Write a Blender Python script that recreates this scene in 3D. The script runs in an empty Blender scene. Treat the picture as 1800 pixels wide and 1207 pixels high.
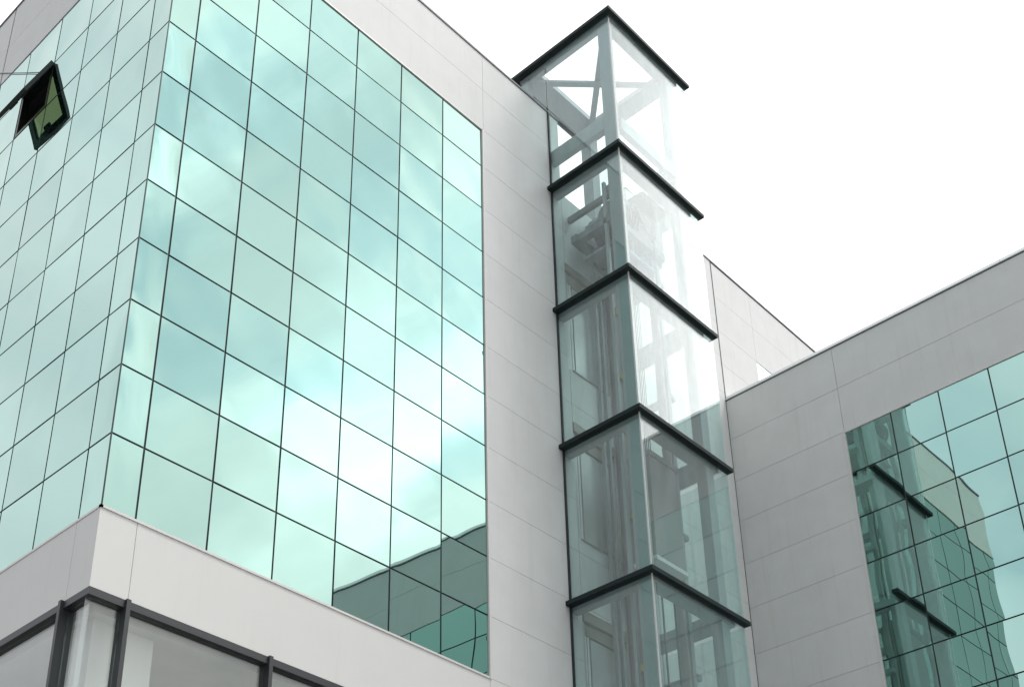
import bpy, bmesh, math, random
from mathutils import Vector, Matrix
random.seed(7)
sc = bpy.context.scene
C = sc.collection

# ------------------------------------------------------------------ scale: one facade module = 1.2 m
S = 1.2
ZOFF = 8.311
def W(x, y, z):
    return Vector((S*x, S*y, S*(z+ZOFF)+1.6))
GZ = -ZOFF-1.6/S            # ground level in facade modules

# ------------------------------------------------------------------ camera
cd = bpy.data.cameras.new("camera"); cam = bpy.data.objects.new("camera", cd); C.objects.link(cam)
F_PX, PPX, PPY = 2397.556, 850.473, 1081.671
r_ = Vector((0.6849, -0.7286, -0.0110)); f_ = Vector((0.6492, 0.6027, 0.4640))
f_.normalize(); r_ = (r_ - f_*r_.dot(f_)).normalized(); u_ = r_.cross(f_)
cam.matrix_world = Matrix.Translation(W(-6.636, -12.041, -8.311)) @ Matrix((r_, u_, -f_)).transposed().to_4x4()
cd.sensor_width = 36; cd.lens = 36*F_PX/1800
cd.shift_x = (900-PPX)/1800; cd.shift_y = (PPY-603.5)/1800
cd.clip_start = 0.1; cd.clip_end = 3000
sc.camera = cam
CAMP = cam.matrix_world.translation.copy()
def px(v):
    d = v-CAMP
    return (PPX+F_PX*d.dot(r_)/d.dot(f_), PPY-F_PX*d.dot(u_)/d.dot(f_))

# ------------------------------------------------------------------ render settings
sc.render.engine = 'CYCLES'
sc.cycles.max_bounces = 14; sc.cycles.transparent_max_bounces = 40
sc.cycles.glossy_bounces = 8; sc.cycles.diffuse_bounces = 4
sc.cycles.use_denoising = True
sc.cycles.sample_clamp_indirect = 8
sc.view_settings.view_transform = 'Standard'; sc.view_settings.look = 'None'
sc.view_settings.exposure = 0.04; sc.view_settings.gamma = 1.0

# ------------------------------------------------------------------ light: bright overcast
SUN = Vector((0.34, -0.35, 0.875)).normalized()
sd = bpy.data.lights.new("sun", 'SUN'); so = bpy.data.objects.new("sun", sd); C.objects.link(so)
sd.energy = 1.5; sd.angle = math.radians(16); sd.color = (1.0, 0.97, 0.93)
so.rotation_euler = (-SUN).to_track_quat('-Z', 'Y').to_euler()

class NT:
    def __init__(s, tree): s.t = tree; s.n = tree.nodes; s.l = tree.links
    def new(s, typ, **kw):
        n = s.n.new(typ)
        for k, v in kw.items(): setattr(n, k, v)
        return n
    def put(s, sock, v):
        if isinstance(v, bpy.types.NodeSocket): s.l.new(v, sock)
        else: sock.default_value = v
    def math(s, op, a, b=0.0, c=None, clamp=False):
        n = s.new('ShaderNodeMath', operation=op, use_clamp=clamp); s.put(n.inputs[0], a); s.put(n.inputs[1], b)
        if c is not None: s.put(n.inputs[2], c)
        return n.outputs[0]
    def dot(s, a, v):
        n = s.new('ShaderNodeVectorMath', operation='DOT_PRODUCT'); s.put(n.inputs[0], a); n.inputs[1].default_value = v
        return n.outputs['Value']
    def mixc(s, f, a, b, bt='MIX'):
        n = s.new('ShaderNodeMix', data_type='RGBA', blend_type=bt)
        s.put(n.inputs[0], f)
        for i, v in ((6, a), (7, b)):
            if isinstance(v, tuple) and len(v) == 3: v = (*v, 1)
            s.put(n.inputs[i], v)
        return n.outputs[2]
    def noise(s, vec, scale, detail=4, rough=0.5, dist=0.0):
        n = s.new('ShaderNodeTexNoise'); s.put(n.inputs['Vector'], vec)
        n.inputs['Scale'].default_value = scale; n.inputs['Detail'].default_value = detail
        n.inputs['Roughness'].default_value = rough; n.inputs['Distortion'].default_value = dist
        return n.outputs['Fac']
    def ramp(s, f, a, b, va=0.0, vb=1.0):
        n = s.new('ShaderNodeMapRange'); n.interpolation_type = 'SMOOTHSTEP'
        s.put(n.inputs[0], f); n.inputs[1].default_value = a; n.inputs[2].default_value = b
        n.inputs[3].default_value = va; n.inputs[4].default_value = vb
        return n.outputs[0]

world = bpy.data.worlds.new("World"); sc.world = world; world.use_nodes = True
t = NT(world.node_tree); t.n.clear()
tc = t.new('ShaderNodeTexCoord'); D = tc.outputs['Generated']
sky = t.new('ShaderNodeTexSky', sky_type='NISHITA', sun_disc=False)
sky.sun_elevation = math.asin(SUN.z); sky.sun_rotation = math.atan2(SUN.x, SUN.y)
sx = t.dot(D, (1, 0, 0)); sy = t.dot(D, (0, 1, 0))
# broad brightness of the cloud deck: brightest towards +x, duller over the west and near the horizon
sz = t.dot(D, (0, 0, 1))
base = t.ramp(sx, -0.75, 0.45, 12.3, 13.6)
base = t.math('ADD', base, t.math('MULTIPLY', t.ramp(sx, 0.1, 0.55), t.ramp(sy, -0.1, 0.25, 0.0, 5.0)))
low = t.ramp(sx, -0.6, 0.3, 0.16, 0.52)          # the low western sky is the dullest
hz = t.ramp(sz, 0.0, 0.43)
base = t.math('MULTIPLY', base, t.math('ADD', low, t.math('MULTIPLY', hz, t.math('SUBTRACT', 1.0, low))))
base = t.math('MULTIPLY', base, t.math('MULTIPLY_ADD', t.math('MULTIPLY', t.ramp(sx, 0.0, -0.45), t.ramp(sy, 0.15, -0.25)), -0.36, 1.0))   # unseen south west sky dimmed to darken the annex wall
nd = t.new('ShaderNodeTexNoise'); t.l.new(D, nd.inputs['Vector']); nd.inputs['Scale'].default_value = 16; nd.inputs['Detail'].default_value = 5
wv = t.new('ShaderNodeVectorMath', operation='MULTIPLY_ADD'); t.l.new(nd.outputs['Color'], wv.inputs[0])
wv.inputs[1].default_value = (.17, .17, .17); t.l.new(D, wv.inputs[2])
wo = t.new('ShaderNodeVectorMath', operation='SUBTRACT'); t.l.new(wv.outputs[0], wo.inputs[0]); wo.inputs[1].default_value = (.085, .085, .085)
wn = t.new('ShaderNodeVectorMath', operation='NORMALIZE'); t.l.new(wo.outputs[0], wn.inputs[0])
DW = wn.outputs[0]                      # ragged directions: cloud edges
def lobe(v, width, gain, d0=None):
    v = Vector(v).normalized()
    d = t.math('SUBTRACT', 1.0, t.dot(d0 or DW, tuple(v)))
    return t.math('MULTIPLY', t.math('EXPONENT', t.math('MULTIPLY', d, -1.0/width)), gain)
for v, w_, g in (((.72, -.36, .59), .015, 36.0), ((.14, -.97, .12), .06, 12.5), ((.63, -.32, .71), .006, 13.0)):  # bright patches; the low southern one is added out of view to brighten the front
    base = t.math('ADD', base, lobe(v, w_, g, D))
# bright cloud heads
for v, w_, g in (((.552, -.63, .546), .0013, 8), ((.504, -.639, .581), .0011, 6), ((.547, -.566, .617), .0012, 5), ((.491, -.591, .64), .0008, 2.5),
                 ((.358, -.607, .709), .0006, 6), ((.342, -.543, .767), .0012, 4.5), ((.388, -.505, .771), .0008, 4), ((.402, -.704, .585), .0006, 2.5),
                 ((.559, -.585, .588), .0006, 3.5), ((.516, -.698, .496), .001, 2.5), ((.499, -.469, .729), .0006, 3), ((.433, -.508, .745), .0005, 1.5)):
    base = t.math('ADD', base, lobe(v, w_, g*1.25))
# thinner blue grey gaps between them
gap = 0.0
for v, w_, g in (((.418, -.647, .638), .0012, .9), ((.493, -.617, .614), .0009, .9), ((.371, -.651, .662), .0006, .8), ((.392, -.56, .73), .0011, .8),
                 ((.359, -.569, .74), .0007, .7), ((.538, -.513, .669), .001, .9), ((.464, -.535, .706), .0008, .7), ((.6, -.567, .564), .0007, .8),
                 ((.432, -.679, .593), .0006, .4), ((.492, -.541, .682), .0006, .5), ((-.834, .286, .471), .0010, 1.0), ((-.797, .286, .532), .0012, .4),
                 ((-.296, .63, .718), .0010, .4)):
    gap = t.math('ADD', gap, lobe(v, w_, g))
gap = t.math('MINIMUM', gap, 1.0)
n1 = t.noise(D, 9.0, 5, 0.5, 0.2)
n2 = t.noise(D, 3.1, 3, 0.5, 0.3)
cl = t.math('MULTIPLY', base, t.ramp(n1, 0.34, 0.68, 0.92, 1.08))
cl = t.math('MULTIPLY', cl, t.ramp(n2, 0.34, 0.68, 0.94, 1.06))
cl = t.math('MULTIPLY', cl, t.math('MULTIPLY_ADD', gap, -0.14, 1.0))
blue = t.math('MULTIPLY_ADD', gap, 0.75, t.ramp(n1, 0.48, 0.34, 0.0, 0.22))
tint = t.mixc(t.ramp(sy, 0.25, 0.65), (1.0, 0.985, 0.97), (1.05, 0.99, 1.01))
tint = t.mixc(t.ramp(sx, 0.1, -0.7), tint, (0.97, 1.0, 1.04))
tint = t.mixc(blue, tint, (0.76, 0.93, 1.03))
cc = t.mixc(1.0, tint, cl, 'MULTIPLY')
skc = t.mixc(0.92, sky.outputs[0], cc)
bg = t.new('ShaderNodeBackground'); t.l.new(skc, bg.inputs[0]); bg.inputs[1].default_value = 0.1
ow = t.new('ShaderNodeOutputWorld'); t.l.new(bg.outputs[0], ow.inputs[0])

# ------------------------------------------------------------------ materials
def mat(name):
    m = bpy.data.materials.new(name); m.use_nodes = True; t = NT(m.node_tree); t.n.clear()
    o = t.new('ShaderNodeOutputMaterial'); return m, t, o
def paint(name, col, rough=0.45, metal=0.0, var=0.03, scale=1.5, dirt=0.0, spec=0.5):
    m, t, o = mat(name)
    p = t.new('ShaderNodeBsdfPrincipled'); p.inputs['Roughness'].default_value = rough; p.inputs['Metallic'].default_value = metal
    p.inputs['Specular IOR Level'].default_value = spec
    g = t.new('ShaderNodeNewGeometry'); pos = g.outputs['Position']
    n = t.noise(pos, scale, 5, 0.6)
    f = t.ramp(n, 0.25, 0.75, 1-var, 1+var)
    f = t.math('MULTIPLY', f, t.math('MULTIPLY_ADD', g.outputs['Random Per Island'], 2*var*0.7, 1-var*0.7))
    c = t.mixc(1.0, (*col, 1), f, 'MULTIPLY')
    if dirt:
        mp = t.new('ShaderNodeMapping'); mp.inputs['Scale'].default_value = (9, 9, 0.45); t.l.new(pos, mp.inputs['Vector'])
        st = t.ramp(t.noise(mp.outputs[0], 1.0, 4, 0.6), 0.52, 0.75, 0.0, dirt)
        c = t.mixc(st, c, (col[0]*.72, col[1]*.70, col[2]*.66))
    t.l.new(c, p.inputs['Base Color'])
    bn = t.new('ShaderNodeBump'); bn.inputs['Strength'].default_value = 0.05; bn.inputs['Distance'].default_value = 0.004
    t.l.new(t.noise(pos, scale*1.2, 2), bn.inputs['Height']); t.l.new(bn.outputs[0], p.inputs['Normal'])
    t.l.new(p.outputs[0], o.inputs[0]); return m
def schlick(t, f0):
    lw = t.new('ShaderNodeLayerWeight'); lw.inputs['Blend'].default_value = 0.5
    p5 = t.math('POWER', lw.outputs['Facing'], 5.0)
    return t.math('MULTIPLY_ADD', p5, 1-f0, f0)
def facade_glass(name, tint):
    m, t, o = mat(name)
    gl = t.new('ShaderNodeBsdfGlossy'); gl.inputs['Roughness'].default_value = 0.0
    g = t.new('ShaderNodeNewGeometry')
    oi = t.new('ShaderNodeObjectInfo')
    f = t.math('MULTIPLY_ADD', oi.outputs['Random'], 0.10, 0.95)
    c = t.mixc(schlick(t, 0.0), (*tint, 1), (1, 1, 1, 1))
    c = t.mixc(1.0, c, f, 'MULTIPLY')
    t.l.new(c, gl.inputs['Color'])
    df = t.new('ShaderNodeBsdfDiffuse'); df.inputs['Color'].default_value = (0.02, 0.06, 0.055, 1)
    ad = t.new('ShaderNodeMixShader'); ad.inputs[0].default_value = 0.06
    t.l.new(gl.outputs[0], ad.inputs[1]); t.l.new(df.outputs[0], ad.inputs[2])
    t.l.new(ad.outputs[0], o.inputs[0]); return m
def clear_glass(name, tint, f0, dust=0.0):
    m, t, o = mat(name)
    tr = t.new('ShaderNodeBsdfTransparent'); tr.inputs[0].default_value = (*tint, 1)
    gl = t.new('ShaderNodeBsdfGlossy'); gl.inputs['Roughness'].default_value = 0.0; gl.inputs['Color'].default_value = (1, 1, 1, 1)
    mx = t.new('ShaderNodeMixShader'); t.l.new(schlick(t, f0), mx.inputs[0])
    t.l.new(tr.outputs[0], mx.inputs[1]); t.l.new(gl.outputs[0], mx.inputs[2])
    out = mx.outputs[0]
    if dust:
        df = t.new('ShaderNodeBsdfDiffuse'); df.inputs[0].default_value = (.75, .75, .73, 1)
        g = t.new('ShaderNodeNewGeometry')
        mp = t.new('ShaderNodeMapping'); mp.inputs['Scale'].default_value = (3, 3, .6); t.l.new(g.outputs['Position'], mp.inputs['Vector'])
        m2 = t.new('ShaderNodeMixShader'); t.l.new(t.ramp(t.noise(mp.outputs[0], 1.2, 5), .3, .8, dust*.4, dust), m2.inputs[0])
        t.l.new(out, m2.inputs[1]); t.l.new(df.outputs[0], m2.inputs[2]); out = m2.outputs[0]
    t.l.new(out, o.inputs[0]); return m

M_WHITE = paint("white_cladding", (.76, .77, .76), .6, spec=.3, var=.028, dirt=.15)
M_BAND = paint("white_cladding_band", (.77, .77, .75), .6, spec=.3, var=.012, dirt=.10)
M_COPING = paint("grey_coping", (.72, .75, .76), .35)
M_COPDARK = paint("dark_coping", (.16, .16, .17), .5)
M_TRIM = paint("white_trim", (.78, .75, .74), .35)
M_GASKET = paint("black_gasket", (.022, .03, .032), .5)
M_BACK = paint("joint_backing", (.30, .30, .30), .8)
M_CORE = paint("dark_interior", (.10, .085, .065), .8)
M_GLASS = facade_glass("green_mirror_glass", (.39, .58, .522))
M_GLASS2 = facade_glass("green_mirror_glass_shaded", (.47, .78, .71)) if False else M_GLASS
M_CLEAR = clear_glass("lift_glass", (.90, .98, .975), .06, .12)
M_SHOP = clear_glass("shopfront_glass", (.94, .965, .96), .07, .02)
M_SASHG = clear_glass("olive_sash_glass", (.46, .49, .35), .06)
M_LEDGE = paint("dark_green_ledge", (.016, .027, .028), .6, var=.1, spec=.25)
M_STEEL = paint("grey_painted_steel", (.36, .39, .40), .45, var=.04)
M_ALU = paint("dark_grey_aluminium", (.034, .038, .042), .45)
M_SASH = paint("dark_green_frame", (.014, .03, .024), .4)
M_INT = paint("interior_plaster", (.62, .62, .58), .8)
M_COLUMN = paint("white_column", (.85, .84, .80), .6)
M_CEIL = paint("interior_ceiling", (.70, .70, .65), .8, var=.06)
M_RAIL = paint("rail_steel", (.34, .31, .32), .4, metal=.3)
M_DOOR = paint("landing_door_steel", (.60, .61, .60), .35, metal=.3)
M_HEAD = paint("door_header", (.32, .30, .26), .5)
M_SLIT = paint("bright_door_jamb", (.88, .88, .86), .25)
M_CAR = paint("lift_car_steel", (.25, .245, .24), .5, metal=.2)
M_MACH = paint("machine_paint", (.20, .22, .23), .5)
M_MACH2 = paint("machine_dark", (.06, .065, .07), .5)
M_ROPE = paint("wire_rope", (.07, .07, .07), .5)
M_BRASS = paint("yellow_bracket", (.42, .33, .12), .45)
M_ROOF = paint("roof_membrane", (.30, .30, .30), .9)
M_GROUND = paint("asphalt_paving", (.17, .17, .165), .9, var=.15, scale=.4)

# ------------------------------------------------------------------ mesh helpers (facade-module coordinates)
class MB:
    def __init__(s): s.bm = bmesh.new()
    def hexa(s, P):
        v = [s.bm.verts.new(p) for p in P]
        for f in ((0, 3, 2, 1), (4, 5, 6, 7), (0, 1, 5, 4), (1, 2, 6, 5), (2, 3, 7, 6), (3, 0, 4, 7)):
            s.bm.faces.new([v[i] for i in f])
        return s
    def box(s, x0, x1, y0, y1, z0, z1):
        x0, x1 = sorted((x0, x1)); y0, y1 = sorted((y0, y1)); z0, z1 = sorted((z0, z1))
        return s.hexa([W(x0, y0, z0), W(x1, y0, z0), W(x1, y1, z0), W(x0, y1, z0),
                       W(x0, y0, z1), W(x1, y0, z1), W(x1, y1, z1), W(x0, y1, z1)])
    def bar(s, a, b, w, h, up=Vector((0, 0, 1))):
        a = W(*a); b = W(*b); d = (b-a).normalized(); sd = d.cross(up).normalized(); u = sd.cross(d)
        w *= S/2; h *= S/2
        return s.hexa([p + sd*i*w + u*j*h for p in (a, b) for i, j in ((-1, -1), (1, -1), (1, 1), (-1, 1))])
    def tube(s, pts, r, n=10):
        pts = [W(*p) for p in pts]; r *= S; rings = []
        for i, p in enumerate(pts):
            d = (pts[min(i+1, len(pts)-1)]-pts[max(i-1, 0)]).normalized()
            e = d.orthogonal().normalized() if abs(d.z) > .9 else d.cross(Vector((0, 0, 1))).normalized()
            g = d.cross(e)
            rings.append([s.bm.verts.new(p+(e*math.cos(2*math.pi*k/n)+g*math.sin(2*math.pi*k/n))*r) for k in range(n)])
        for A, B in zip(rings, rings[1:]):
            for k in range(n): 
                f = s.bm.faces.new((A[k], A[(k+1) % n], B[(k+1) % n], B[k])); f.smooth = True
        s.bm.faces.new(rings[0][::-1]); s.bm.faces.new(rings[-1]); return s
    def grid_panels(s, axis, pos, th, us, zs, gap=.0065, skip=None):
        """boxes between successive us / zs on the plane axis=pos, th deep, thin open joints between"""
        for i in range(len(us)-1):
            for j in range(len(zs)-1):
                if skip and skip(i, j): continue
                a, b = us[i]+gap/2, us[i+1]-gap/2; c, d = zs[j]+gap/2, zs[j+1]-gap/2
                if axis == 'y': s.box(a, b, pos, pos+th, c, d)
                else: s.box(pos, pos+th, a, b, c, d)
        return s
    def build(s, name, m, parent=None):
        me = bpy.data.meshes.new(name)
        bmesh.ops.recalc_face_normals(s.bm, faces=s.bm.faces); s.bm.to_mesh(me); s.bm.free()
        if m: me.materials.append(m)
        o = bpy.data.objects.new(name, me); C.objects.link(o)
        org = None
        if len(me.vertices):                              # origin to the bottom centre of the shape
            xs = [v.co for v in me.vertices]
            org = Vector(((min(p.x for p in xs)+max(p.x for p in xs))/2, (min(p.y for p in xs)+max(p.y for p in xs))/2, min(p.z for p in xs)))
            me.transform(Matrix.Translation(-org)); o.location = org
        if parent: attach(o, parent)
        return o
WORLD = {}
def wpos(o): return o.location + (wpos(o.parent) if o.parent else Vector((0, 0, 0)))
def attach(o, parent):
    l = o.location.copy(); o.parent = parent; o.location = l - wpos(parent); return o
def thing(name, label, cat, loc, group=None):
    o = bpy.data.objects.new(name, None); C.objects.link(o); o.location = W(*loc)
    o.empty_display_size = .5; o['label'] = label; o['category'] = cat
    if group: o['group'] = group
    return o

# ------------------------------------------------------------------ ground
b = MB(); R = 420
v = [b.bm.verts.new((x, y, 0)) for x, y in ((-R, -R), (R, -R), (R, R), (-R, R))]; b.bm.faces.new(v)
g = b.build('ground', M_GROUND); g['kind'] = 'structure'

# ------------------------------------------------------------------ mirror-glass panes: slightly bowed sheets
pane_cache = {}
def pane_mesh(w, h, k):
    key = (round(w, 3), round(h, 3), k)
    if key in pane_cache: return pane_cache[key]
    rr = random.Random(hash(key) & 0xffff)
    bow = (.0026, .0034, .0018, .0040, .0029)[k % 5]*(1 if k < 5 else .5); tw = rr.uniform(-.0004, .0004)
    bm = bmesh.new(); n = 12; T = .02
    ww, hh = w*S, h*S
    grid = []
    for j in range(n+1):
        row = []
        for i in range(n+1):
            a = 2*i/n-1; c = 2*j/n-1
            y = bow*(1-a*a)*(1-c*c*.8) + tw*a*c
            row.append(bm.verts.new((a*ww/2, y, c*hh/2)))
        grid.append(row)
    for j in range(n):
        for i in range(n):
            f = bm.faces.new((grid[j][i], grid[j][i+1], grid[j+1][i+1], grid[j+1][i])); f.smooth = True
    P = [bm.verts.new((sx_*ww/2, y_, sz_*hh/2)) for y_ in (.0, T) for sx_, sz_ in ((-1, -1), (1, -1), (1, 1), (-1, 1))]
    for q in ((4, 7, 6, 5), (0, 4, 5, 1), (1, 5, 6, 2), (2, 6, 7, 3), (3, 7, 4, 0)): bm.faces.new([P[i] for i in q])
    me = bpy.data.meshes.new('glass_pane'); bm.to_mesh(me); bm.free(); me.materials.append(M_GLASS)
    pane_cache[key] = me; return me
JT = .028
def add_panes(root, specs, limit=100):
    """specs: (plane, u0, u1, z0, z1); the biggest in the picture become parts, the rest one mesh"""
    def area(sp):
        pl, u0, u1, z0, z1 = sp
        P = [px(W(*( (u, FP[pl], z) if pl in ('front', 'far') else (FP[pl], u, z)))) for u, z in ((u0, z0), (u1, z0), (u1, z1), (u0, z1))]
        P = [(min(max(x, 0), 1800), min(max(y, 0), 1207)) for x, y in P]
        return abs(sum(P[i][0]*P[(i+1) % 4][1]-P[(i+1) % 4][0]*P[i][1] for i in range(4)))/2
    specs = sorted(specs, key=area, reverse=True)
    rest = []
    for n, (pl, u0, u1, z0, z1) in enumerate(specs):
        w, h = u1-u0-JT, z1-z0-JT
        o = bpy.data.objects.new('glass_pane', pane_mesh(w, h, random.randrange(5)+(5 if pl == 'annex' else 0)))
        uc, zc = (u0+u1)/2, (z0+z1)/2
        if pl in ('front', 'far'): o.location = W(uc, 0.0, zc); rz = 0
        else: o.location = W(FP[pl], uc, zc); rz = -math.pi/2
        o.rotation_euler = (math.radians(random.gauss(0, .10)), 0, rz+math.radians(random.gauss(0, .12)) + (math.radians(.28) if pl == 'annex' else 0))
        if n < limit:
            C.objects.link(o); attach(o, root)
        else: rest.append(o)
    if rest:
        bm = bmesh.new()
        for o in rest:
            k = len(bm.verts); bm.from_mesh(o.data)
            bm.verts.ensure_lookup_table()
            mw = Matrix.Translation(o.location) @ o.rotation_euler.to_matrix().to_4x4()
            bmesh.ops.transform(bm, matrix=mw, verts=bm.verts[k:])
            bpy.data.objects.remove(o)
        me = bpy.data.meshes.new('outlying_panes'); bm.to_mesh(me); bm.free(); me.materials.append(M_GLASS)
        o = bpy.data.objects.new('outlying_panes', me); C.objects.link(o); attach(o, root); o['kind'] = 'stuff'
FP = {'front': 0.0, 'far': 0.0, 'side': 0.0, 'annex': 13.84}

# ================================================================== MAIN OFFICE BUILDING
X2 = 13.84
TX0, TX1, TD = 8.345, 10.86, -1.62          # lift tower glass box
off = thing('office_building', 'tall office block with green mirror glass and white panel bands, at the left', 'building', (0, 0, GZ))
fcols = [0, .454] + [.454+.9975*k for k in range(1, 7)]; FX = fcols[-1]     # 6.439
lcols = [0, .474] + [.474+1.0015*k for k in range(1, 6)]; LY = lcols[-1]    # 5.48
rows = list(range(0, 11))
FT, LT = 10.917, 11.06
EX = 21.0; EY = 13.0
# dark body behind the skins
b = MB()
b.box(.5, TX0-.02, .45, EY, -.06, 10.55); b.box(TX0-.02, EX, .45, EY, GZ, 10.55)
b.build('wall_core', M_CORE, off)
MB().box(.16, EX, .16, EY, 10.56, 10.7).build('roof', M_ROOF, off)
# glazing gasket grid
b = MB()
for x in fcols[1:-1]: b.box(x-.04, x+.04, .014, .10, 0, FT)
b.box(.003, .022, .003, .022, 0, FT)
for z in rows: b.box(.05, FX, .018, .09, z-.04, z+.04)
b.box(.05, FX, .018, .09, FT-.03, FT+.03); b.box(FX-.03, FX+.02, .014, .10, 0, FT)
b.build('glazing_gasket', M_GASKET, off); b = MB()
for y in lcols[1:-1]: b.box(.014, .10, y-.04, y+.04, 0, LT)
for z in rows: b.box(.018, .09, .05, LY, z-.04, z+.04)
b.box(.018, .09, .05, LY, LT-.03, LT+.03)
b.build('glazing_gasket', M_GASKET, off)
b = MB()
for k in range(1, 4): b.box(15.35+k-.04, 15.35+k+.04, .014, .1, 0, 10.7)
for z in rows: b.box(15.35, 19.35, .018, .09, z-.04, z+.04)
b.build('glazing_gasket', M_GASKET, off)
specs = []
for i in range(7):
    for j in range(11):
        specs.append(('front', fcols[i], fcols[i+1], j, j+1 if j < 10 else FT))
for i in range(6):
    for j in range(11):
        if (i, j) in ((4, 9),): continue
        specs.append(('side', lcols[i], lcols[i+1], j, j+1 if j < 10 else LT))
for k in range(4):
    for j in (8, 9): specs.append(('far', 15.35+k, 16.35+k, j, j+1 if j < 9 else 10.7))
add_panes(off, specs)

# white cladding
T = .12
b = MB()
b.grid_panels('y', -.012, T, [-.016, .48, FX], [-1.05, -.012])
b.grid_panels('y', -.012, T, [FX, 8.64], [-1.05, -.012])
b.build('cladding_band', M_BAND, off)
b = MB()
b.grid_panels('x', -.012, T, [.106, .47, LY, LY+3, EY], [-1.05, -.012])
b.build('cladding_band', M_BAND, off)
b = MB()
b.grid_panels('y', -.012, T, [-.008, FX+.03], [FT, 11.94, 12.84])
b.build('parapet', M_WHITE, off)
b = MB()
b.grid_panels('x', -.012, T, [.106, LY, ], [LT, 12.0, 13.02])
b.grid_panels('x', -.012, T, [LY+.03, LY+3, EY], [-.012, 1, 2, 3, 4, 5, 6, 7, 8, 9, 10, LT, 12.0, 13.02])
b.build('parapet', M_WHITE, off)
b = MB()
b.grid_panels('y', -.012, T, [15.35, 17.35, EX], [10.7, 11.65, 12.6])
b.build('parapet', M_WHITE, off)
zs_full = [-.012, 1, 2, 3, 4, 5, 6, 7, 8, 9, 10, FT, 11.94, 12.84]
b = MB()
b.grid_panels('y', -.012, T, [FX+.03, 8.64], zs_full)
b.build('wall_strip', M_WHITE, off)
b = MB()
zs_low = [-6.05, -5.05, -4.05, -3.05, -2.05, -1.05] + zs_full[:12]
door_z = ((6.77, 9.22), (3.29, 5.62), (-.35, 1.94), (-3.9, -1.7))
def inside_door(i, j):
    return False
b.grid_panels('y', -.012, T, [9.80, 10.8], zs_low)
prev = -6.05
for z0, z1 in sorted(door_z):
    zz = [prev] + [z for z in zs_low if prev+.05 < z < z0-.05] + [z0]
    b.grid_panels('y', -.012, T, [8.645, 9.80], zz); prev = z1
zz = [prev] + [z for z in zs_low if prev+.05 < z] 
b.grid_panels('y', -.012, T, [8.645, 9.80], zz)
b.grid_panels('y', -.012, T, [10.8, X2-.02], zs_low + [11.7, 12.62])
b.grid_panels('y', -.012, T, [X2+.01, 15.35], [8.0] + [9, 9.8, 10.7, 11.65, 12.6])
b.grid_panels('y', -.012, T, [FX+.03, 8.64], [-6.05, -5.05, -4.05, -3.05, -2.05, -1.055])
b.build('lift_wall', M_WHITE, off)
# sheet that closes the joints behind the panels
b = MB()
b.box(FX+.03, 8.63, .112, .2, -6, 12.8); b.box(9.82, 10.8, .112, .2, -6, FT-.02); b.box(10.8, EX, .112, .2, -6, 12.58)
b.box(8.63, 9.82, .112, .2, 9.3, FT-.02)
b.box(0.10, FX+.02, .112, .2, FT+.04, 12.8); b.box(.112, .2, .2, LY, LT+.04, 12.98); b.box(.112, .2, LY+.02, EY, -1, 12.98)
b.box(.12, FX, .112, .2, -1.03, -.05); b.box(.112, .2, .2, EY, -1.03, -.05)
b.build('joint_backing', M_BACK, off)
b = MB()
for a, c in ((-.03, 2.4), (2.405, 4.9), (4.905, 6.9), (6.905, 8.66)): b.box(a, c, -.03, .3, 12.842, 12.885)
b.build('coping', M_COPDARK, off); b = MB()
for a, c in ((10.79, 12.6), (12.605, X2+.9), (X2+.905, 16.4), (16.405, 18.6), (18.605, EX)): b.box(a, c, -.03, .3, 12.622, 12.662)
b.build('coping', M_COPDARK, off); b = MB()
for k in range(6): b.box(-.03, .3, .3+2.1*k, .3+2.1*k+2.094, 13.022, 13.06)
b.build('coping', M_COPDARK, off)
b = MB()
b.box(FX-.012, FX+.026, -.03, .05, -.03, FT); b.box(-.022, FX-.02, -.028, .012, -.03, .0); b.box(-.022, .012, -.028, LY, -.03, .0)
b.box(.0, FX, -.022, .012, FT-.028, FT-.004)
b.build('trim', M_TRIM, off)
MB().box(8.32, 8.352, -.045, -.013, -6, 12.84).build('seal', M_GASKET, off)
MB().box(X2-.02, X2+.008, -.018, .02, -1, 12.62).build('seal', M_GASKET, off)
MB().box(-.004, .03, LY, LY+.03, 0, 13.0).build('seal', M_GASKET, off)
# landing doors in the wall behind the lift tower
for z0, z1 in door_z:
    d = MB().box(8.65, 8.72, .02, .3, z0, z1).box(9.73, 9.795, .02, .3, z0, z1-.3).box(8.72, 9.73, .10, .14, z0, z1).build('landing_door', M_DOOR, off)
    MB().box(8.655, 9.79, -.03, .1, z1-.2, z1-.03).box(8.72, 9.73, .02, .098, z1-.42, z1-.215).build('header', M_HEAD, d)
    MB().box(8.722, 8.752, .02, .09, z0+.02, z1-.43).box(8.79, 8.835, .03, .09, z0+.02, z1-.43).build('jamb', M_SLIT, d)
    MB().box(8.90, 9.30, .05, .09, z0+.02, z1-.43).build('door_leaf', M_DOOR, d)
    MB().box(9.31, 9.72, .06, .095, z0+.02, z1-.43).build('door_leaf', M_DOOR, d)
    MB().box(8.72, 9.73, -.03, .02, z0-.03, z0-.005).build('sill', M_HEAD, d)

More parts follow.
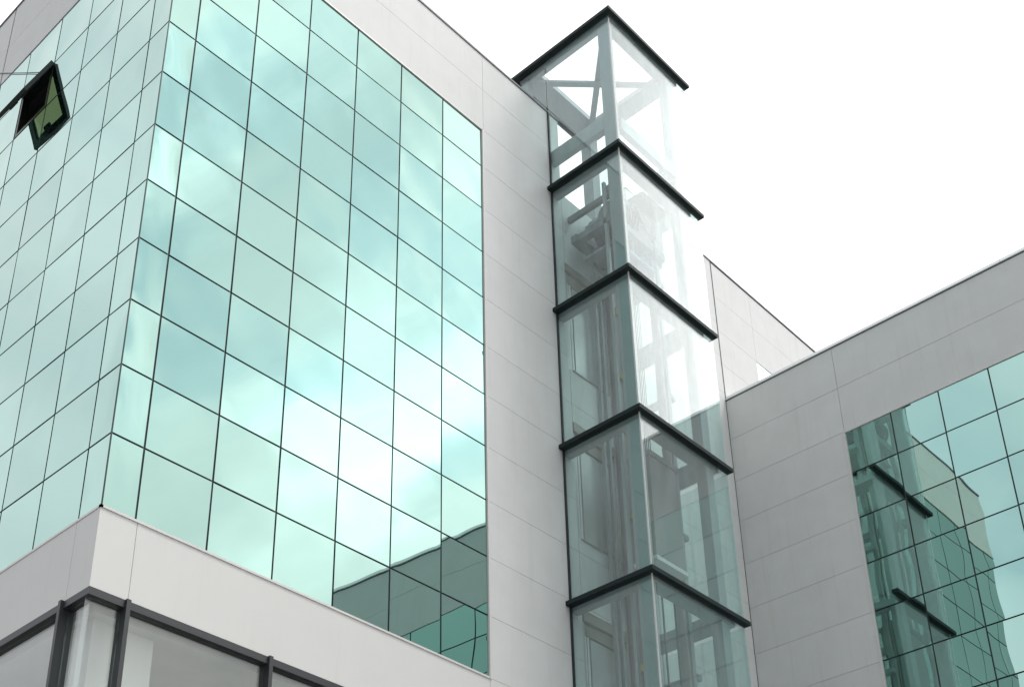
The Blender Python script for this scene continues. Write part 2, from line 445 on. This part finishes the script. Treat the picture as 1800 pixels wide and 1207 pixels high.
# opened top-hung window on the left side
y0, y1 = lcols[4], lcols[5]; zt, zb = 10.0, 9.0; th = math.radians(21)
win = MB().box(.0, .12, y0+.02, y0+.07, zb+.02, zt-.02).box(.0, .12, y1-.07, y1-.02, zb+.02, zt-.02)\
    .box(.0, .12, y0+.07, y1-.07, zt-.09, zt-.02).box(.0, .12, y0+.07, y1-.07, zb+.02, zb+.08).build('casement_window', M_SASH, off)
def sash_pt(s, y, o=0): return (-.03-math.sin(th)*s-math.cos(th)*o, y, zt-math.cos(th)*s+math.sin(th)*o)
def sash_box(mb, s0, s1, ya, yb, o0, o1):
    mb.hexa([W(*sash_pt(s, y, o)) for o in (o0, o1) for s, y in ((s0, ya), (s1, ya), (s1, yb), (s0, yb))])
b = MB()
sash_box(b, 0, .11, y0, y1, -.03, .03); sash_box(b, .88, .99, y0, y1, -.03, .03)
sash_box(b, .11, .88, y0, y0+.11, -.03, .03); sash_box(b, .11, .88, y1-.11, y1, -.03, .03)
b.build('sash', M_SASH, win)
b = MB(); sash_box(b, .11, .88, y0+.11, y1-.11, -.008, .008); b.build('sash_pane', M_SASHG, win)
b = MB(); sash_box(b, .84, .93, (y0+y1)/2-.08, (y0+y1)/2+.08, -.06, -.03); b.build('handle', M_ALU, win)

# ground-floor glazing below the white band
b = MB()
b.box(-.018, 8.30, -.018, .12, -1.145, -1.054); b.box(-.018, .12, .12, EY, -1.145, -1.054)
b.box(-.01, 8.3, .0, .12, -5.1, -4.9); b.box(.0, .12, .12, EY, -5.1, -4.9)
b.build('transom', M_ALU, off)
for x in (.47, 2.49, 4.49, 6.46): MB().box(x-.025, x+.03, -.055, .13, GZ, -1.045).build('mullion', M_ALU, off)
for y in (.52, 2.52, 4.52, 6.52, 8.52): MB().box(-.055, .13, y-.027, y+.027, GZ, -1.045).build('mullion', M_ALU, off)
xs = [.045, .42, 2.44, 4.44, 6.41, 8.3]
e = [0.0, .44, .505, 2.46, 2.525, 4.46, 4.525, 6.43, 6.495, 8.3]
for k in range(0, 10, 2): MB().box(e[k]+.0, e[k+1], .05, .064, -4.9, -1.146).build('shop_pane', M_SHOP, off)
e = [.066, .488, .552, 2.488, 2.552, 4.488, 4.552, 6.488, 6.552, 8.47]
for k in range(0, 10, 2): MB().box(.05, .064, e[k], e[k+1], -4.9, -1.146).build('shop_pane', M_SHOP, off)
MB().box(.2, 8.3, .2, EY, -1.2, -1.06).build('ceiling', M_CEIL, off)
MB().box(.2, 8.3, .2, EY, -5.05, -4.95).build('floor', M_INT, off)
MB().box(.2, 8.3, 5.4, 5.5, -4.95, -1.2).box(8.3, 8.34, .2, 5.4, GZ, -1.06).build('partition', M_INT, off)
MB().box(.30, 1.10, .36, .9, -4.95, -1.2).build('column', M_COLUMN, off)
MB().box(4.6, 5.4, .36, .9, -4.95, -1.2).build('column', M_COLUMN, off)
b = MB(); b.box(.2, 8.3, .12, .2, -5.05, GZ); b.box(.12, .2, .2, EY, -5.05, GZ); b.build('plinth', M_WHITE, off)

# thin cable from the open window
cb = MB().tube([(-.025, 3.746, 9.97), (-.018, 4.4, 10.49), (-.022, 5.55, 11.40), (-.025, 7.0, 12.55)], .007, 6).build('cable', M_ROPE)
cb['label'] = 'thin dark cable running from the open window along the left glass wall'; cb['category'] = 'cable'

# ================================================================== ANNEX WING
AY0, AW, AH, AT = -2.4994, .9541, .97717, 6.8115
annex = thing('annex_building', 'lower grey white wing with green mirror glass, at the right of the glass lift tower', 'building', (X2, -6, GZ))
acols = [AY0-AW*k for k in range(0, 11)]; AE = acols[-1]
arows = [AT-.948] ; 
while arows[-1] > .2: arows.append(arows[-1]-AH)
arows = arows[::-1]                               # bottom .. first row line under the top
arows[0] = 0.0
b = MB(); b.box(X2+.5, X2+9, AE-.1, -.02, GZ, 8.3); b.build('wall_core', M_CORE, annex)
MB().box(X2+.17, X2+9, AE-.1, -.02, 8.3, 8.4).build('roof', M_ROOF, annex)
b = MB()
for y in acols[1:-1]: b.box(X2+.014, X2+.1, y-.04, y+.04, 0, AT)
for z in arows: b.box(X2+.018, X2+.09, AE, AY0, z-.04, z+.04)
b.box(X2+.018, X2+.09, AE, AY0, AT-.03, AT+.03)
b.build('glazing_gasket', M_GASKET, annex)
specs = []
zz = arows + [AT]
for i in range(10):
    for j in range(len(zz)-1): specs.append(('annex', acols[i+1], acols[i], zz[j], zz[j+1]))
add_panes(annex, specs)
b = MB()
b.grid_panels('x', X2-.012, T, [AY0+.03, -.012], [-6, -5, -4, -3, -2, -1.05] + zz)
b.build('wall_strip', M_WHITE, annex)
b = MB()
b.grid_panels('x', X2-.012, T, [AE, AY0, -.012], [AT, 7.83, 8.80], gap=.008)
b.box(X2-.012, X2+T-.012, AE-.16, AE-.004, -1, 8.8)
b.build('parapet', M_WHITE, annex)
b = MB(); b.grid_panels('x', X2-.012, T, [AE, -6.3, AY0], [-1.05, -.012]); b.box(X2-.012, X2+T, AE-.16, AY0, GZ, -5.0); b.build('cladding_band', M_BAND, annex)
MB().box(X2+.112, X2+.2, AE, -.02, -1, 0).box(X2+.112, X2+.2, AY0+.02, -.02, 0, AT).box(X2+.112, X2+.2, AE, -.02, AT+.04, 8.78).build('joint_backing', M_BACK, annex)
b = MB(); ys = [AE-.16, -10.2, -8.1, -6.0, -3.9, -1.9, -.014]
for a, c in zip(ys, ys[1:]):
    c -= .004
    b.hexa([W(X2-.045, a, 8.822), W(X2+.3, a, 8.822), W(X2+.3, c, 8.822), W(X2-.045, c, 8.822), W(X2+.03, a, 8.945), W(X2+.3, a, 8.945), W(X2+.3, c, 8.945), W(X2+.03, c, 8.945)])
b.build('coping', M_COPING, annex)
MB().box(X2-.004, X2+.1, AE-.1, -.014, 8.80, 8.8215).build('seal', M_GASKET, annex)
MB().box(X2-.03, X2+.02, AY0-.012, AY0+.024, 0, AT).box(X2-.022, X2+.012, AE, AY0-.014, AT-.03, AT-.004).build('trim', M_TRIM, annex)
MB().box(X2+.05, X2+.064, AE, AY0, -4.9, -1.06).build('shop_pane', M_SHOP, annex)
MB().box(X2-.02, X2+.12, AE, AY0, -5.0, -4.9).build('transom', M_ALU, annex)
MB().box(X2+.02, X2+.5, AE-.16, AE-.0, GZ, -1.02).build('end_wall', M_WHITE, annex)

# ================================================================== GLASS LIFT TOWER
tow = thing('lift_tower', 'clear glass lift tower with dark ledges and grey steel frame in the building corner', 'lift tower', ((TX0+TX1)/2, -.8, GZ))
ledges = [14.36, 10.80, 7.865, 4.915, 1.92, -1.03, -4.03]
RO = .12
for k, zl in enumerate(ledges):
    b = MB(); z0, z1 = zl-.076, zl
    yb = .86 if k == 0 else -.016
    b.box(TX0-RO, TX0+.02, TD-RO+.01, yb, z0, z1)
    b.box(TX0+.02, TX1+.03, TD-RO+.01, TD+.02, z0, z1)
    if k == 0:
        b.box(TX0+.02, TX1-.06, yb-.16, yb, z0, z1)
    b.build('ledge', M_LEDGE, tow)
    # flat steel ring beam just inside the glass
    b = MB(); za, zc = zl-.15, zl-.02
    yb = .68 if k == 0 else -.02
    b.box(TX0+.024, TX0+.19, TD+.024, yb, za, zc)
    b.box(TX0+.19, 10.2, TD+.024, TD+.26, za, zc)
    b.box(10.2, 10.62, TD+.024, yb, za, zc)
    if k == 0: b.box(TX0+.19, 10.2, .25, yb, za, zc)
    b.build('ring_beam', M_STEEL, tow)
# second ring above the machine floor
MB().box(TX0+.05, TX0+.17, TD+.32, .68, 11.5, 11.83).box(TX0+.26, 10.26, TD+.06, TD+.18, 11.46, 11.76).build('ring_beam', M_STEEL, tow)
# roof bracing
MB().bar((8.5, -1.4, 14.2), (10.3, .4, 14.2), .12, .06).build('roof_brace', M_STEEL, tow)
MB().bar((8.5, .4, 14.13), (10.3, -1.4, 14.13), .12, .06).build('roof_brace', M_STEEL, tow)
# posts
MB().box(TX0+.03, TX0+.14, TD+.04, TD+.30, GZ, 14.20).build('post', M_STEEL, tow)
MB().box(10.27, 10.49, TD+.05, TD+.25, GZ, 14.20).build('post', M_STEEL, tow)
MB().box(10.18, 10.42, .35, .6, 10.7, 14.20).build('post', M_STEEL, tow)
MB().box(TX0+.03, TX0+.2, .5, .66, 10.7, 14.20).build('post', M_STEEL, tow)
# glass
GT = .016
lv = [14.29-.13] + [z for z in ledges[1:]]
seg = []
for k in range(len(ledges)):
    zt_ = ledges[k]-.080; zb_ = ledges[k+1]+.004 if k+1 < len(ledges) else GZ
    seg.append((zb_, zt_, k))
for zb_, zt_, k in seg:
    MB().box(TX0, TX0+GT, TD+.003, -.02, zb_, zt_).build('glass_sheet', M_CLEAR, tow)
    MB().box(TX0, TX1, TD-GT, TD, zb_, zt_).build('glass_sheet', M_CLEAR, tow)
    MB().box(TX1-GT, TX1, TD+.003, -.02, zb_, zt_).build('glass_sheet', M_CLEAR, tow)
MB().box(TX0, TX0+GT, .02, .7, 12.9, 14.17).build('glass_sheet', M_CLEAR, tow)
MB().box(TX1-GT, TX1, .02, .7, 12.7, 14.17).build('glass_sheet', M_CLEAR, tow)
# polished glass corner edge
MB().box(TX0-.012, TX0-.001, TD-.022, TD-.0, GZ, 14.17).build('corner_bead', M_TRIM, tow)
# guide rails on the wall and on the right side
for x in (9.86, 10.02): MB().box(x-.045, x+.045, -.22, -.03, -6, 9.6).build('guide_rail', M_RAIL, tow)
for y in (-1.05, -.35): MB().box(10.05, 10.14, y-.04, y+.04, -6, 10.5).build('guide_rail', M_STEEL, tow)
for x in (8.985, 9.93): MB().box(x, x+.05, -1.09, -.99, -6, 9.5).box(x+.012, x+.038, -.99, -.93, -6, 9.5).build('guide_rail', M_RAIL, tow)
for x in (9.40, 9.56): MB().box(x, x+.045, -.10, -.03, -6, 9.4).build('conduit', M_STEEL, tow)
MB().box(8.62, 8.70, -1.24, -1.16, -6, 10.5).build('guide_rail', M_RAIL, tow)
MB().box(8.62, 8.68, -1.05, -.99, -6, 10.5).build('guide_rail', M_STEEL, tow)
for z in (8.6, 7.1, 5.9, 4.1, 2.9, 1.2, .4):
    MB().box(9.80, 9.92, -.27, -.222, z-.05, z+.10).build('rail_bracket', M_BRASS, tow)
for z in (9.0, 6.4, 3.5, .9):
    MB().box(10.142, 10.27, -1.1, -.3, z-.05, z+.05).build('rail_bracket', M_STEEL, tow)

# ================================================================== LIFT CAR
car = thing('lift_car', 'grey brown lift car hanging inside the glass tower above the lowest ledge', 'lift car', (9.47, -1.04, 2.54))
cx0, cx1, cy0, cy1 = 9.08, 9.86, -1.24, -.84
MB().box(cx0, cx1, cy0, cy1, 2.62, 4.55).build('body', M_CAR, car)
MB().box(cx0-.04, cx1+.03, cy0-.03, cy1+.03, 2.54, 2.615).build('platform', M_TRIM, car)
MB().box(cx0-.03, cx1+.03, cy0-.03, cy1+.03, 4.555, 4.65).box(cx0+.1, cx1-.1, -1.12, -.96, 4.655, 4.8).build('crosshead', M_MACH, car)
MB().box(cx1+.002, cx1+.05, -1.2, -1.12, 2.7, 4.5).box(cx1+.002, cx1+.05, -.96, -.88, 2.7, 4.5).build('sling', M_STEEL, car)
b = MB()
for k in range(4): b.tube([(9.3+.05*k, -1.03, 4.8), (9.3+.05*k, -1.03, 9.6)], .009, 6)
b.build('suspension_rope', M_ROPE, car)
b = MB(); pts = [(9.62, -.9, 2.55)] + [(9.62+.17*(1-math.cos(a)), -.9, 0.2-.22*math.sin(a)) for a in [math.pi*i/8 for i in range(9)]] + [(9.96, -.9, 4.0)]
b.tube(pts, .018, 6); b.build('travelling_cable', M_ROPE, car)

# ================================================================== HOIST MACHINE
hm = thing('hoist_machine', 'dark hoist machine with sheave wheel behind the upper glass of the lift tower', 'machine', (9.4, -.75, 9.2))
MB().box(8.60, 10.2, -1.20, -1.06, 9.50, 9.66).box(8.60, 10.2, -.36, -.22, 9.50, 9.66).box(8.62, 8.76, -1.05, -.37, 9.50, 9.64).build('bed_frame', M_MACH, hm)
b = MB(); b.tube([(8.85, -.95, 10.0), (9.45, -.95, 10.0)], .26, 24); b.build('motor', M_MACH, hm)
b = MB(); b.box(9.0, 9.3, -1.0, -.9, 9.66, 9.75); b.box(8.9, 9.5, -1.15, -.75, 9.665, 9.72)
for k in range(7): b.tube([(8.90+.08*k, -.95, 10.0), (8.93+.08*k, -.95, 10.0)], .285, 24)
b.build('cooling_fins', M_MACH2, hm)
b = MB(); b.box(9.50, 9.86, -1.14, -.66, 9.66, 10.22); b.tube([(9.68, -1.16, 10.1), (9.68, -.62, 10.1)], .2, 20); b.build('gearbox', M_MACH, hm)
b = MB(); b.tube([(9.30, -.62, 9.86), (9.30, -.50, 9.86)], .40, 36); b.tube([(9.30, -.66, 9.86), (9.30, -.62, 9.86)], .36, 36); b.tube([(9.3, -.75, 9.86), (9.3, -.42, 9.86)], .08, 14)
b.build('sheave', M_MACH2, hm)
b = MB(); b.tube([(9.05, -.60, 9.22), (9.05, -.48, 9.22)], .22, 28); b.build('deflector_sheave', M_MACH2, hm)
MB().box(9.95, 10.18, -1.2, -.75, 9.66, 10.3).build('control_box', M_STEEL, hm)
MB().box(8.7, 10.15, -1.10, -.98, 10.34, 10.46).box(9.2, 9.3, -1.10, -.98, 9.66, 10.34).box(9.2, 9.32, -.97, -.2, 10.34, 10.44).build('lifting_beam', M_STEEL, hm)
MB().box(9.42, 10.2, -1.36, -.12, 10.56, 10.63).build('floor_plate', M_MACH, hm)
MB().box(9.34, 9.42, -1.36, .3, 10.44, 10.56).build('floor_beam', M_MACH, hm)
MB().box(8.80, 8.88, -1.30, .3, 10.30, 10.42).build('floor_beam', M_MACH, hm)
MB().box(9.55, 10.18, -.62, -.2, 9.66, 10.42).build('drive_cabinet', M_MACH2, hm)
b = MB(); b.tube([(9.72, -1.30, 9.62), (9.72, -1.30, 9.3), (9.9, -1.28, 9.1), (10.05, -1.2, 9.35)], .03, 8); b.tube([(9.2, -1.26, 10.3), (9.35, -1.28, 9.9), (9.6, -1.26, 9.75)], .025, 8); b.build('cable_loop', M_MACH2, hm)
b = MB(); b.box(8.72, 9.9, -1.15, -.40, 9.06, 9.12)
for x in (8.74, 9.3, 9.86): b.box(x-.02, x+.02, -1.12, -1.08, 9.12, 9.5)
b.build('catch_tray', M_MACH, hm)
# speed governor on the frame above the second ledge
gv = thing('speed_governor', 'small pale governor box on the beam above the second ledge of the tower', 'lift governor', (10.0, -1.35, 10.75))
MB().box(9.88, 10.12, -1.46, -1.24, 11.05, 11.35).box(9.85, 10.15, -1.48, -1.22, 11.352, 11.40).build('housing', M_STEEL, gv)
MB().box(9.94, 10.06, -1.40, -1.30, 10.75, 11.05).build('stand', M_STEEL, gv)
b = MB(); b.tube([(9.98, -1.22, 10.93), (9.98, -1.17, 10.93)], .12, 20); b.build('wheel', M_MACH, gv)
